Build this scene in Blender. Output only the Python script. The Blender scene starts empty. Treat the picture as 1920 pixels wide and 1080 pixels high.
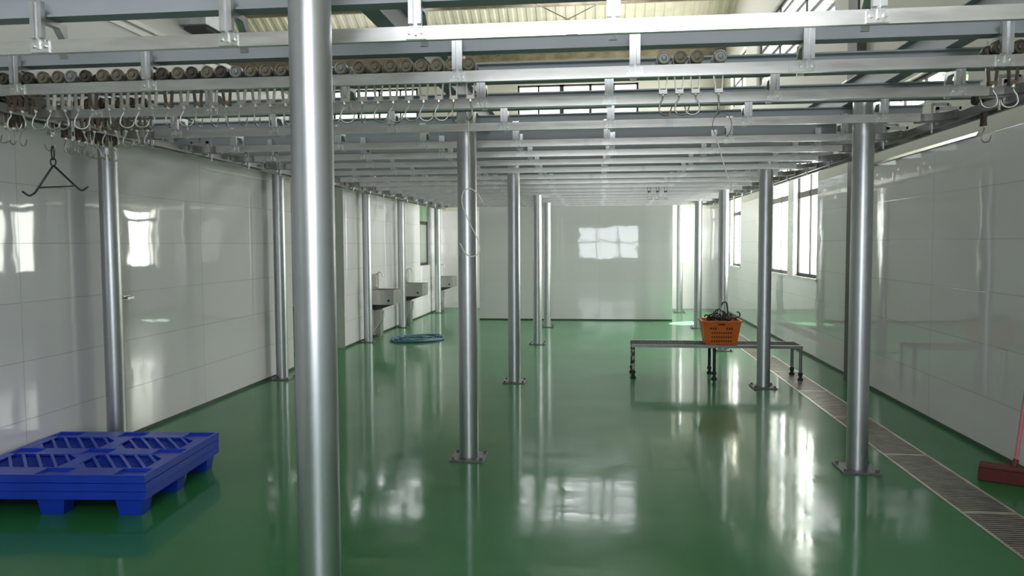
import bpy, math, random
from mathutils import Vector, Matrix

random.seed(7)
S = bpy.context.scene
COL = S.collection
PI = math.pi

# ------------------------------------------------------------------ camera
F_PX, YAW, PITCH, ROLL = 1450.7, 0.1129, 0.0568, -0.0050
cam_d = bpy.data.cameras.new('camera')
cam_d.sensor_width = 36.0
cam_d.lens = 36.0 * F_PX / 1920.0
cam_d.clip_start = 0.05
cam_d.clip_end = 200
cam = bpy.data.objects.new('camera', cam_d)
COL.objects.link(cam)
fw = Vector((-math.sin(YAW) * math.cos(PITCH), math.cos(YAW) * math.cos(PITCH), -math.sin(PITCH)))
rt = Vector((math.cos(YAW), math.sin(YAW), 0))
up = rt.cross(fw)
r2 = rt * math.cos(ROLL) + up * math.sin(ROLL)
u2 = -rt * math.sin(ROLL) + up * math.cos(ROLL)
m = Matrix((r2, u2, -fw)).transposed().to_4x4()
m.translation = Vector((0, 0, 1.6))
cam.matrix_world = m
S.camera = cam

# ------------------------------------------------------------------ view, world, daylight
S.view_settings.view_transform = 'Standard'
S.view_settings.look = 'None'
S.view_settings.gamma = 1.0
S.view_settings.use_curve_mapping = False
S.view_settings.exposure = 0.78
S.cycles.use_denoising = True
S.cycles.max_bounces = 10
S.cycles.diffuse_bounces = 6
S.cycles.glossy_bounces = 6
S.cycles.transparent_max_bounces = 16
S.cycles.caustics_reflective = False
S.cycles.caustics_refractive = False
S.cycles.sample_clamp_indirect = 6.0

W = bpy.data.worlds.new('sky')
S.world = W
W.use_nodes = True
bg = W.node_tree.nodes['Background']
bg.inputs[0].default_value = (0.93, 0.97, 1.0, 1)
bg.inputs[1].default_value = 2.0


def daylight(name, c, sx, sy, direction, radiance, col=(0.96, 0.98, 1.0)):
    """overcast sky light filling a window opening from outside"""
    d = bpy.data.lights.new(name, 'AREA')
    d.shape = 'RECTANGLE'
    d.size, d.size_y = sx, sy
    d.energy = radiance * PI * sx * sy
    d.color = col
    o = bpy.data.objects.new(name, d)
    COL.objects.link(o)
    o.location = c
    o.rotation_euler = Vector(direction).to_track_quat('-Z', 'Y').to_euler()
    return o


def day_right(y0, y1, z0, z1, rad):
    o = daylight('daylight', (3.24, (y0 + y1) / 2, (z0 + z1) / 2), z1 - z0, y1 - y0, (-1, 0, 0), rad, (0.96, 1.0, 0.86))
    o.rotation_euler = (0, PI / 2, 0)
    return o


def day_back(x0, x1, z0, z1, rad):
    o = daylight('daylight', ((x0 + x1) / 2, 19.46, (z0 + z1) / 2), x1 - x0, z1 - z0, (0, -1, 0), rad)
    o.rotation_euler = (-PI / 2, 0, 0)
    return o


def day_rear(x0, x1, z0, z1, rad):
    o = daylight('daylight', ((x0 + x1) / 2, -2.76, (z0 + z1) / 2), x1 - x0, z1 - z0, (0, 1, 0), rad, (0.88, 0.94, 1.0))
    o.rotation_euler = (PI / 2, 0, 0)
    return o


RW1 = (11.0, 14.1, 1.1, 3.5)
RW2 = (16.77, 18.0, 1.1, 3.5)
RU_A = (6.7, 8.7, 2.86, 3.16)
RU_B = (9.35, 10.75, 2.88, 3.55)
U1 = (10.36, 15.3, 4.5, 5.58)
U2 = (16.4, 18.2, 4.6, 5.6)
BK1 = (-2.02, 0.93, 4.2, 5.5)
BK2 = (-6.72, -4.53, 4.2, 5.5)
RR1 = (-0.95, 1.7, 0.93, 2.4)
RR2 = (-1.7, 1.6, 3.1, 4.7)
ROOF_FILL1 = (-1.65, 0.8, 15.4, 17.3)  # added roof opening out of view, kept for its light
ROOF_FILL2 = (-4.08, -3.76, 15.1, 17.4)  # second added roof opening, narrow and out of view
day_right(*RW1, 6.5)
day_right(*RW2, 22.0)
day_right(*RU_A, 5.0)
day_right(*RU_B, 5.0)
day_right(*U2, 8.0)
day_back(*BK1, 8.0)
day_back(*BK2, 8.0)
day_rear(*RR1, 5.2)
day_rear(*RR2, 5.2)


def roof_z(y):
    return 6.15 + 0.5 * (19.2 - y) if y >= 12 else 9.75 - 0.3 * (12 - y)


for (xa, xb, ya, yb), rad in ((ROOF_FILL1, 8.0), (ROOF_FILL2, 8.0)):  # fill lamps over the added roof openings
    yc = (ya + yb) / 2
    o = daylight('daylight', ((xa + xb) / 2, yc + 0.05, roof_z(yc) + 0.14), xb - xa, (yb - ya) * 1.118, (0, 0, -1), rad)
    o.rotation_euler = (-math.atan(0.5), 0, 0)

# sunbeam from an added spot lamp, aimed through the far right window
sp = bpy.data.lights.new('sunbeam', 'SPOT')
sp.energy = 60000
sp.spot_size = math.radians(2.6)
sp.spot_blend = 0.05
sp.shadow_soft_size = 0.01
spo = bpy.data.objects.new('sunbeam', sp)
COL.objects.link(spo)
_t, _d = Vector((1.72, 15.72, 0)), Vector((1.3, 1.62, 1.75)).normalized()
spo.location = _t + _d * 12
spo.rotation_euler = (-_d).to_track_quat('-Z', 'Y').to_euler()


# ------------------------------------------------------------------ materials
def new_mat(name):
    mt = bpy.data.materials.new(name)
    mt.use_nodes = True
    nt = mt.node_tree
    b = nt.nodes['Principled BSDF']
    return mt, nt, b


def N(nt, t, **kw):
    n = nt.nodes.new(t)
    for k, v in kw.items():
        setattr(n, k, v)
    return n


def simple(name, col, rough=0.5, metal=0.0, var=0.12, scale=8.0, rvar=0.1, spec=0.5, bump=0.0, col2=None, stretch=None, thr=None):
    mt, nt, b = new_mat(name)
    tc = N(nt, 'ShaderNodeTexCoord')
    nz = N(nt, 'ShaderNodeTexNoise')
    nz.inputs['Scale'].default_value = scale
    nz.inputs['Detail'].default_value = 5
    if stretch:
        mp = N(nt, 'ShaderNodeMapping')
        mp.inputs['Scale'].default_value = stretch
        nt.links.new(tc.outputs['Object'], mp.inputs['Vector'])
        nt.links.new(mp.outputs[0], nz.inputs['Vector'])
    else:
        nt.links.new(tc.outputs['Object'], nz.inputs['Vector'])
    cr = N(nt, 'ShaderNodeValToRGB')
    lo = [c * (1 - var) for c in col]
    hi = list(col2) if col2 else [min(1, c * (1 + var)) for c in col]
    e = cr.color_ramp.elements
    e[0].position, e[1].position = thr if thr else (0.3, 0.7)
    e[0].color = (*lo, 1)
    e[1].color = (*hi, 1)
    nt.links.new(nz.outputs['Fac'], cr.inputs['Fac'])
    nt.links.new(cr.outputs['Color'], b.inputs['Base Color'])
    mr = N(nt, 'ShaderNodeMapRange')
    mr.inputs['To Min'].default_value = max(0.0, rough - rvar)
    mr.inputs['To Max'].default_value = min(1.0, rough + rvar)
    nt.links.new(nz.outputs['Fac'], mr.inputs['Value'])
    nt.links.new(mr.outputs[0], b.inputs['Roughness'])
    b.inputs['Metallic'].default_value = metal
    b.inputs['Specular IOR Level'].default_value = spec
    if bump:
        bp = N(nt, 'ShaderNodeBump')
        bp.inputs['Strength'].default_value = bump
        bp.inputs['Distance'].default_value = 0.01
        nt.links.new(nz.outputs['Fac'], bp.inputs['Height'])
        nt.links.new(bp.outputs[0], b.inputs['Normal'])
    return mt


def tile_mat(name, axis, tile=(0.77, 0.752, 0.775), paint=(0.62, 0.60, 0.53), top=2.43, mortar=(0.55, 0.55, 0.53)):
    """white glazed tiles up to a height, painted plaster above"""
    mt, nt, b = new_mat(name)
    tc = N(nt, 'ShaderNodeTexCoord')
    sx = N(nt, 'ShaderNodeSeparateXYZ')
    nt.links.new(tc.outputs['Object'], sx.inputs[0])
    cb = N(nt, 'ShaderNodeCombineXYZ')
    nt.links.new(sx.outputs[axis], cb.inputs[0])
    nt.links.new(sx.outputs[2], cb.inputs[1])
    br = N(nt, 'ShaderNodeTexBrick')
    br.offset = 0.0
    br.inputs['Scale'].default_value = 1.0
    br.inputs['Brick Width'].default_value = 2.43
    br.inputs['Row Height'].default_value = 0.405
    br.inputs['Mortar Size'].default_value = 0.0035
    br.inputs['Mortar Smooth'].default_value = 0.3
    br.inputs['Color1'].default_value = (*tile, 1)
    br.inputs['Color2'].default_value = (*[c * 0.97 for c in tile], 1)
    br.inputs['Mortar'].default_value = (*mortar, 1)
    nt.links.new(cb.outputs[0], br.inputs['Vector'])
    gt = N(nt, 'ShaderNodeMath', operation='GREATER_THAN')
    gt.inputs[1].default_value = top
    nt.links.new(sx.outputs[2], gt.inputs[0])
    nz = N(nt, 'ShaderNodeTexNoise')
    nz.inputs['Scale'].default_value = 2.0
    nz.inputs['Detail'].default_value = 2
    nt.links.new(tc.outputs['Object'], nz.inputs['Vector'])
    pc = N(nt, 'ShaderNodeMix', data_type='RGBA')
    pc.inputs[6].default_value = (*[c * 0.94 for c in paint], 1)
    pc.inputs[7].default_value = (*paint, 1)
    nt.links.new(nz.outputs['Fac'], pc.inputs[0])
    mx = N(nt, 'ShaderNodeMix', data_type='RGBA')
    nt.links.new(gt.outputs[0], mx.inputs[0])
    nt.links.new(br.outputs['Color'], mx.inputs[6])
    nt.links.new(pc.outputs[2], mx.inputs[7])
    nt.links.new(mx.outputs[2], b.inputs['Base Color'])
    mr = N(nt, 'ShaderNodeMapRange')
    mr.inputs['To Min'].default_value = 0.03
    mr.inputs['To Max'].default_value = 0.7
    nt.links.new(gt.outputs[0], mr.inputs['Value'])
    nt.links.new(mr.outputs[0], b.inputs['Roughness'])
    b.inputs['IOR'].default_value = 1.55
    inv = N(nt, 'ShaderNodeMath', operation='MULTIPLY_ADD')   # height = noise - mortar
    nt.links.new(br.outputs['Fac'], inv.inputs[0])
    inv.inputs[1].default_value = -0.35
    nt.links.new(nz.outputs['Fac'], inv.inputs[2])
    bp = N(nt, 'ShaderNodeBump')
    bp.inputs['Strength'].default_value = 0.35
    bp.inputs['Distance'].default_value = 0.006
    nt.links.new(inv.outputs[0], bp.inputs['Height'])
    nt.links.new(bp.outputs[0], b.inputs['Normal'])
    return mt


def floor_mat():
    mt, nt, b = new_mat('green_epoxy_floor')
    tc = N(nt, 'ShaderNodeTexCoord')
    n1 = N(nt, 'ShaderNodeTexNoise')
    n1.inputs['Scale'].default_value = 1.3
    n1.inputs['Detail'].default_value = 3
    n1.inputs['Distortion'].default_value = 0.6
    nt.links.new(tc.outputs['Object'], n1.inputs['Vector'])
    cr = N(nt, 'ShaderNodeValToRGB')
    e = cr.color_ramp.elements
    e[0].position, e[1].position = 0.3, 0.75
    e[0].color = (0.027, 0.165, 0.053, 1)
    e[1].color = (0.035, 0.198, 0.067, 1)
    nt.links.new(n1.outputs['Fac'], cr.inputs['Fac'])
    nt.links.new(cr.outputs[0], b.inputs['Base Color'])
    n2 = N(nt, 'ShaderNodeTexNoise')
    n2.inputs['Scale'].default_value = 2.2
    n2.inputs['Detail'].default_value = 2
    n2.inputs['Distortion'].default_value = 0.8
    nt.links.new(tc.outputs['Object'], n2.inputs['Vector'])
    mr = N(nt, 'ShaderNodeMapRange')
    mr.inputs['From Min'].default_value = 0.3
    mr.inputs['From Max'].default_value = 0.7
    mr.inputs['To Min'].default_value = 0.05
    mr.inputs['To Max'].default_value = 0.14
    nt.links.new(n2.outputs['Fac'], mr.inputs['Value'])
    nt.links.new(mr.outputs[0], b.inputs['Roughness'])
    n3 = N(nt, 'ShaderNodeTexNoise')
    n3.inputs['Scale'].default_value = 6.0
    n3.inputs['Detail'].default_value = 3
    nt.links.new(tc.outputs['Object'], n3.inputs['Vector'])
    bp = N(nt, 'ShaderNodeBump')
    bp.inputs['Strength'].default_value = 0.12
    bp.inputs['Distance'].default_value = 0.006
    nt.links.new(n3.outputs['Fac'], bp.inputs['Height'])
    # worn satin coat: reflection grows with grazing angle but stays well below a mirror
    nt.nodes.remove(b)
    df = N(nt, 'ShaderNodeBsdfDiffuse')
    gl = N(nt, 'ShaderNodeBsdfGlossy')
    nt.links.new(cr.outputs[0], df.inputs['Color'])
    nt.links.new(mr.outputs[0], gl.inputs['Roughness'])
    nt.links.new(bp.outputs[0], gl.inputs['Normal'])
    fr = N(nt, 'ShaderNodeFresnel')
    fr.inputs['IOR'].default_value = 1.5
    fm = N(nt, 'ShaderNodeMapRange')
    fm.inputs['From Min'].default_value = 0.04
    fm.inputs['From Max'].default_value = 0.55
    fm.inputs['To Min'].default_value = 0.045
    fm.inputs['To Max'].default_value = 0.50
    nt.links.new(fr.outputs[0], fm.inputs['Value'])
    mx = N(nt, 'ShaderNodeMixShader')
    nt.links.new(fm.outputs[0], mx.inputs[0])
    nt.links.new(df.outputs[0], mx.inputs[1])
    g2 = N(nt, 'ShaderNodeBsdfGlossy')
    g2.inputs['Roughness'].default_value = 0.32
    gm = N(nt, 'ShaderNodeMixShader')
    gm.inputs[0].default_value = 0.28
    nt.links.new(gl.outputs[0], gm.inputs[1])
    nt.links.new(g2.outputs[0], gm.inputs[2])
    nt.links.new(gm.outputs[0], mx.inputs[2])
    nt.links.new(mx.outputs[0], nt.nodes['Material Output'].inputs['Surface'])
    return mt


def glass_mat(name, tint=(1, 1, 1), refl=0.07):
    mt = bpy.data.materials.new(name)
    mt.use_nodes = True
    nt = mt.node_tree
    nt.nodes.clear()
    out = N(nt, 'ShaderNodeOutputMaterial')
    tr = N(nt, 'ShaderNodeBsdfTransparent')
    tr.inputs[0].default_value = (*tint, 1)
    gl = N(nt, 'ShaderNodeBsdfGlossy')
    gl.inputs['Roughness'].default_value = 0.02
    mx = N(nt, 'ShaderNodeMixShader')
    mx.inputs[0].default_value = refl
    nt.links.new(tr.outputs[0], mx.inputs[1])
    nt.links.new(gl.outputs[0], mx.inputs[2])
    nt.links.new(mx.outputs[0], out.inputs[0])
    return mt


M = {}
M['tile_x'] = tile_mat('white_tile_side', 1)
M['tile_left'] = tile_mat('white_tile_left', 1, paint=(0.70, 0.70, 0.70))
M['tile_y'] = tile_mat('white_tile_cross', 0, mortar=(0.68, 0.67, 0.65))
M['floor'] = floor_mat()
M['plaster'] = simple('cream_plaster', (0.62, 0.59, 0.50), 0.8, var=0.05, scale=1.5)
M['white_plaster'] = simple('white_plaster', (0.66, 0.66, 0.65), 0.75, var=0.04, scale=1.5)
M['galv'] = simple('galvanised_pipe', (0.54, 0.55, 0.57), 0.37, 1.0, var=0.04, scale=9, rvar=0.03)
M['plate'] = simple('weathered_base_plate', (0.16, 0.165, 0.16), 0.5, 0.6, var=0.25, scale=18)
M['rail'] = simple('zinc_rail', (0.66, 0.65, 0.63), 0.34, 1.0, var=0.10, scale=5, rvar=0.08, stretch=(1, 6, 6))
M['beam'] = simple('grey_beam_paint', (0.36, 0.38, 0.41), 0.5, 0.0, var=0.06, scale=3)
M['bracket'] = simple('bracket_steel', (0.60, 0.60, 0.61), 0.36, 0.9, var=0.10, scale=20)
M['bolt'] = simple('bright_bolt', (0.75, 0.75, 0.74), 0.3, 0.9, var=0.1, scale=30)
M['hook'] = simple('hook_steel', (0.50, 0.49, 0.46), 0.35, 0.95, var=0.2, scale=25)
M['strap'] = simple('strap_steel', (0.40, 0.38, 0.35), 0.4, 0.9, var=0.25, scale=25)
M['wheel_brown'] = simple('wheel_worn_brown', (0.20, 0.16, 0.125), 0.55, 0.3, var=0.3, scale=40, col2=(0.34, 0.29, 0.23))
M['wheel_grey'] = simple('wheel_grey', (0.33, 0.33, 0.32), 0.45, 0.5, var=0.25, scale=40)
M['wheel_dark'] = simple('wheel_greasy', (0.07, 0.063, 0.055), 0.5, 0.3, var=0.3, scale=40, col2=(0.16, 0.13, 0.10))
M['rust_strap'] = simple('rusty_strap', (0.11, 0.065, 0.05), 0.6, 0.4, var=0.3, scale=30, col2=(0.20, 0.15, 0.12))
M['dark_steel'] = simple('dark_steel', (0.07, 0.07, 0.068), 0.5, 0.6, var=0.25, scale=20)
M['pipe_dark'] = simple('dark_rod', (0.09, 0.09, 0.088), 0.45, 0.7, var=0.2, scale=20)
M['stainless'] = simple('stainless', (0.50, 0.49, 0.46), 0.4, 1.0, var=0.08, scale=6)
M['pallet'] = simple('blue_plastic', (0.007, 0.042, 0.46), 0.38, 0.0, var=0.12, scale=4)
M['crate'] = simple('orange_plastic', (0.78, 0.17, 0.012), 0.45, 0.0, var=0.1, scale=10)
M['crate_dark'] = simple('dark_slot', (0.10, 0.025, 0.01), 0.7)
M['grate'] = simple('grate_steel', (0.30, 0.28, 0.25), 0.38, 0.85, var=0.25, scale=9)
M['grate_edge'] = simple('grate_edge_steel', (0.52, 0.49, 0.43), 0.4, 0.8, var=0.2, scale=9)
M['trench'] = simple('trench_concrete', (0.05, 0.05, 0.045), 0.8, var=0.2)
M['bench_steel'] = simple('bench_steel', (0.05, 0.058, 0.053), 0.85, 0.0, var=0.2, scale=15, spec=0.15)
M['bench_edge'] = simple('bench_edge_steel', (0.26, 0.27, 0.26), 0.45, 0.6, var=0.15, scale=15)
M['bench_rust'] = simple('rusty_leg_paint', (0.13, 0.07, 0.05), 0.6, 0.2, var=0.3, scale=22, col2=(0.55, 0.50, 0.46), thr=(0.47, 0.55))
M['frame'] = simple('window_frame_dark', (0.045, 0.045, 0.042), 0.45, 0.3)
M['frame_grey'] = simple('window_frame_grey', (0.17, 0.17, 0.165), 0.45, 0.3)
M['white_trim'] = simple('white_trim', (0.80, 0.80, 0.78), 0.25, 0.0, var=0.02)
M['glass'] = glass_mat('window_glass')
M['green_glass'] = glass_mat('green_window_glass', (0.32, 0.40, 0.33), 0.12)
M['polished'] = simple('polished_streak_strip', (0.9, 0.9, 0.9), 0.16, 1.0, var=0.02, rvar=0.02)  # mirror finish for the bright streak on the right wall
M['track_dark'] = simple('dark_track', (0.26, 0.26, 0.255), 0.42, 0.8, var=0.15, scale=8)  # darkened all over to match the rails' dark underside
M['frosted_green'] = simple('frosted_green_glass', (0.20, 0.34, 0.22), 0.15, 0.0, var=0.03)
M['frosted_grey'] = simple('frosted_grey_glass', (0.36, 0.40, 0.35), 0.15, 0.0, var=0.05)
M['column'] = simple('column_paint', (0.085, 0.085, 0.078), 0.6, 0.0, var=0.15)
M['roof'] = simple('roof_sheet', (0.72, 0.67, 0.53), 0.55, 0.0, var=0.12, scale=2.5)
M['purlin'] = simple('purlin_steel', (0.22, 0.18, 0.12), 0.6, 0.0, var=0.3, scale=4, col2=(0.34, 0.29, 0.2))
M['hose'] = simple('blue_hose', (0.06, 0.16, 0.24), 0.35, 0.0, var=0.15)
M['cord'] = simple('cream_cord', (0.62, 0.60, 0.52), 0.8, 0.0, var=0.1, scale=60)
M['wire'] = simple('dark_wire', (0.16, 0.16, 0.16), 0.5, 0.4)
M['broom_red'] = simple('red_bristle', (0.085, 0.010, 0.008), 0.8, 0.0, var=0.3, scale=60, stretch=(4, 4, 0.5))
M['broom_head'] = simple('broom_head_red', (0.11, 0.018, 0.012), 0.6)
M['broom_pink'] = simple('pink_handle', (0.62, 0.18, 0.22), 0.45)
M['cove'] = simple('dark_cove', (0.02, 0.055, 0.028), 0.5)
M['duct'] = simple('duct_sheet', (0.42, 0.43, 0.45), 0.5, 0.4, var=0.25, scale=9)
M['duct_dark'] = simple('duct_dark_sheet', (0.06, 0.06, 0.06), 0.8)
M['leaf'] = simple('leaf_green', (0.14, 0.28, 0.05), 0.6, var=0.4, scale=3)
M['bark'] = simple('bark', (0.12, 0.09, 0.06), 0.9, var=0.3)


# ------------------------------------------------------------------ mesh builder
class MB:
    def __init__(self):
        self.v, self.f, self.sm, self.mi = [], [], [], []
        self.cur = 0

    def face(self, idx, smooth=False):
        self.f.append(idx)
        self.sm.append(smooth)
        self.mi.append(self.cur)

    def box(self, x0, x1, y0, y1, z0, z1, mat=None):
        b = len(self.v)
        ps = [(x, y, z) for z in (z0, z1) for y in (y0, y1) for x in (x0, x1)]
        if mat is not None:
            ps = [tuple(mat @ Vector(p)) for p in ps]
        self.v += ps
        for q in ((0, 2, 3, 1), (4, 5, 7, 6), (0, 1, 5, 4), (2, 6, 7, 3), (0, 4, 6, 2), (1, 3, 7, 5)):
            self.face([b + i for i in q])
        return self

    def frustum(self, lo, hi, z0, z1, cap0=True, cap1=True):
        """lo/hi = (x0,x1,y0,y1)"""
        b = len(self.v)
        for (x0, x1, y0, y1), z in ((lo, z0), (hi, z1)):
            self.v += [(x0, y0, z), (x1, y0, z), (x1, y1, z), (x0, y1, z)]
        for i in range(4):
            j = (i + 1) % 4
            self.face([b + i, b + j, b + 4 + j, b + 4 + i])
        if cap0:
            self.face([b + 3, b + 2, b + 1, b])
        if cap1:
            self.face([b + 4, b + 5, b + 6, b + 7])
        return self

    def ring(self, c, u, w, r, n):
        b = len(self.v)
        for i in range(n):
            a = 2 * PI * i / n
            self.v.append(tuple(c + u * (math.cos(a) * r) + w * (math.sin(a) * r)))
        return b

    def cyl(self, p0, p1, r0, r1=None, n=24, caps=True):
        r1 = r0 if r1 is None else r1
        p0, p1 = Vector(p0), Vector(p1)
        d = (p1 - p0).normalized()
        u = d.orthogonal().normalized()
        w = d.cross(u)
        a, b = self.ring(p0, u, w, r0, n), self.ring(p1, u, w, r1, n)
        for i in range(n):
            j = (i + 1) % n
            self.face([a + i, a + j, b + j, b + i], True)
        if caps:
            a2, b2 = self.ring(p0, u, w, r0, n), self.ring(p1, u, w, r1, n)
            self.face([a2 + i for i in range(n)][::-1])
            self.face([b2 + i for i in range(n)])
        return self

    def lathe(self, prof, c, d, n=24):
        """profile of (radius, distance along d)"""
        c, d = Vector(c), Vector(d).normalized()
        u = d.orthogonal().normalized()
        w = d.cross(u)
        rings = [self.ring(c + d * h, u, w, max(r, 1e-4), n) for r, h in prof]
        for a, b in zip(rings, rings[1:]):
            for i in range(n):
                j = (i + 1) % n
                self.face([a + i, a + j, b + j, b + i], False)
        self.face([rings[0] + i for i in range(n)][::-1])
        self.face([rings[-1] + i for i in range(n)])
        return self

    def tube(self, pts, r, n=8, closed=False):
        pts = [Vector(p) for p in pts]
        k = len(pts)
        rs = r if isinstance(r, (list, tuple)) else [r] * k
        u = None
        rings = []
        for i, p in enumerate(pts):
            if closed:
                d = (pts[(i + 1) % k] - pts[i - 1]).normalized()
            else:
                d = (pts[min(i + 1, k - 1)] - pts[max(i - 1, 0)]).normalized()
            if u is None:
                u = d.orthogonal().normalized()
            else:
                u = (u - d * u.dot(d))
                u = u.normalized() if u.length > 1e-6 else d.orthogonal().normalized()
            rings.append(self.ring(p, u, d.cross(u), rs[i], n))
        for q in range(k if closed else k - 1):
            a, b = rings[q], rings[(q + 1) % k]
            for i in range(n):
                j = (i + 1) % n
                self.face([a + i, a + j, b + j, b + i], True)
        if not closed:
            self.face([rings[0] + i for i in range(n)][::-1])
            self.face([rings[-1] + i for i in range(n)])
        return self

    def prism(self, poly, fn0, fn1):
        """poly: list of 2d points, mapped to 3d by fn0 / fn1"""
        b, k = len(self.v), len(poly)
        self.v += [tuple(fn0(p)) for p in poly] + [tuple(fn1(p)) for p in poly]
        for i in range(k):
            j = (i + 1) % k
            self.face([b + i, b + j, b + k + j, b + k + i])
        self.face([b + i for i in range(k)][::-1])
        self.face([b + k + i for i in range(k)])
        return self

    def build(self, name, mat, parent=None, loc=None, bevel=0):
        me = bpy.data.meshes.new(name)
        me.from_pydata(self.v, [], self.f)
        mats = mat if isinstance(mat, list) else [mat]
        for q in mats:
            me.materials.append(q)
        me.polygons.foreach_set('use_smooth', self.sm)
        me.polygons.foreach_set('material_index', self.mi)
        me.update()
        import bmesh
        bm = bmesh.new()
        bm.from_mesh(me)
        bmesh.ops.recalc_face_normals(bm, faces=bm.faces)
        bm.to_mesh(me)
        bm.free()
        o = bpy.data.objects.new(name, me)
        COL.objects.link(o)
        if parent is not None:
            o.parent = parent
        if loc is not None:
            o.location = loc
        if bevel:
            md = o.modifiers.new('bevel', 'BEVEL')
            md.width = bevel
            md.segments = 2
            md.limit_method = 'ANGLE'
        return o


def tag(o, label, cat, group=None):
    o['label'] = label
    o['category'] = cat
    if group:
        o['group'] = group
    return o


def thing(name, label, cat, loc=(0, 0, 0), rz=0.0, group=None):
    o = bpy.data.objects.new(name, None)
    o.empty_display_size = 0.1
    COL.objects.link(o)
    o.location = loc
    o.rotation_euler = (0, 0, rz)
    return tag(o, label, cat, group)


def struct(o):
    o['kind'] = 'structure'
    return o


KIDS = {}


def children(o):
    return [c for c in bpy.data.objects if c.parent == o]


def dup(src, loc, rz=None, label=None, group=None, kids=None):
    """a copy of a thing with copies of its parts and their sub-parts"""
    r = src.copy()
    COL.objects.link(r)
    r.location = loc
    if rz is not None:
        r.rotation_euler = (0, 0, rz)
    if label:
        r['label'] = label
    if group:
        r['group'] = group
    out = []
    for ch, subs in kids:
        c = ch.copy()
        COL.objects.link(c)
        c.parent = r
        out.append(c)
        for g in subs:
            d = g.copy()
            COL.objects.link(d)
            d.parent = c
    return r, out


def tree_of(o):
    return [(c, children(c)) for c in children(o)]


ORD = ['first', 'second', 'third', 'fourth', 'fifth', 'sixth', 'seventh', 'eighth', 'ninth', 'tenth', 'eleventh', 'twelfth',
       'thirteenth', 'fourteenth', 'fifteenth', 'sixteenth', 'seventeenth', 'eighteenth', 'nineteenth', 'twentieth']
for _i in range(1, 10):
    ORD.append('twenty-' + ORD[_i - 1])
ORD.append('thirtieth')
for _i in range(1, 10):
    ORD.append('thirty-' + ORD[_i - 1])


# ------------------------------------------------------------------ structure
def wall(name, mat, plane, p0, p1, u0, u1, z0, z1, holes=()):
    """slab between p0..p1 on the plane's normal axis, u0..u1 along it, with rectangular openings (ua,ub,za,zb)"""
    us = sorted({u0, u1, *[h[0] for h in holes], *[h[1] for h in holes]})
    zs = sorted({z0, z1, *[h[2] for h in holes], *[h[3] for h in holes]})
    b = MB()
    for a, c in zip(us, us[1:]):
        zz = None
        for e, g in zip(zs, zs[1:]):
            mu, mz = (a + c) / 2, (e + g) / 2
            solid = not any(h[0] < mu < h[1] and h[2] < mz < h[3] for h in holes)
            if solid:
                if plane == 'x':
                    b.box(p0, p1, a, c, e, g)
                else:
                    b.box(a, c, p0, p1, e, g)
    return struct(b.build(name, mat))


DR0, DR1 = 2.12, 2.46       # drain trench
XL, XR, YB, YF = -3.925, 2.95, 19.2, -2.6
fl = MB()
fl.box(-10.2, DR0, YF - 0.2, YB + 0.2, -0.2, 0)
fl.box(DR1, 3.2, YF - 0.2, YB + 0.2, -0.2, 0)
fl.box(DR0, DR1, 16.0, YB + 0.2, -0.2, 0)
fl.box(DR0, DR1, YF - 0.2, 2.2, -0.2, 0)
fl.box(DR0, DR1, 2.2, 16.0, -0.2, -0.12)
struct(fl.build('floor', M['floor']))

wall('wall_right', M['tile_x'], 'x', XR, XR + 0.2, YF - 0.2, YB + 0.2, 0, 10.2, [RW1, RW2, RU_A, RU_B, U1, U2])
wall('wall_left', M['tile_left'], 'x', XL - 0.18, XL, YF, 9.55, 0, 3.5)
wall('wall_upper_left', M['white_plaster'], 'x', XL - 0.18, XL - 0.02, YF, 7.62, 3.5, 9.3)
LW = (16.7, 17.72, 1.13, 2.56)
wall('wall_left_far', M['tile_x'], 'x', XL - 0.18, XL, 11.58, YB, 0, 2.62, [LW])
wall('wall_back', M['tile_y'], 'y', YB, YB + 0.2, -10.2, XR, 0, 6.6, [BK1, BK2])
wall('wall_rear', M['tile_y'], 'y', YF - 0.2, YF, -10.2, XR, 0, 7.0, [RR1, RR2])
wall('wall_outer_left', M['plaster'], 'x', -10.2, -10.0, YF, YB, 0, 10.2)
wall('wall_middle', M['tile_y'], 'y', 16.2, 16.38, -2.53, 1.49, 0, 2.46)

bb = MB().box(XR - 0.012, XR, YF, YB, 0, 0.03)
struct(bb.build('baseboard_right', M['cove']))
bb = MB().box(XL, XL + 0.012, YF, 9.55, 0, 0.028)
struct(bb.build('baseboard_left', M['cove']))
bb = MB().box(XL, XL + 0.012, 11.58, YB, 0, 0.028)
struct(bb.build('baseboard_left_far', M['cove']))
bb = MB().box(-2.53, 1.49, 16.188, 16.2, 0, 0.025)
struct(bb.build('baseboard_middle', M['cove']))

# strips put in to draw bright streaks on the tiling, and the ledge high on the left wall
t_ = MB()
t_.prism([(0, 0), (-0.017, 0), (0, 0.031)], lambda p: (XR + p[0], 6.5, 2.432 + p[1]), lambda p: (XR + p[0], 9.0, 2.432 + p[1]))  # tilted to mirror the added roof opening as a bright streak
struct(t_.build('trim_1', M['polished']))
t_ = MB().box(XL, XL + 0.012, 7.4, 9.5, 2.36, 2.375)
struct(t_.build('trim_2', M['white_trim']))
t_ = MB().box(XL, XL + 0.04, YF, 8.9, 3.46, 3.5).box(XL, XL + 0.02, YF, 8.9, 3.40, 3.445)
struct(t_.build('trim_3', M['white_trim']))
t_ = MB().box(XR - 0.1, XR, 9.15, 9.4, 0, 7.5).box(XR - 0.02, XR, 9.4, 9.75, 2.6, 7.5)
struct(t_.build('trim_4', M['column']))
t_ = MB().box(XL - 0.18, XL + 0.004, 11.572, 11.60, 0, 2.62)
struct(t_.build('trim_5', M['white_trim']))

# roof: corrugated sheets on purlins, with two added openings for fill light
rf = MB()


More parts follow.
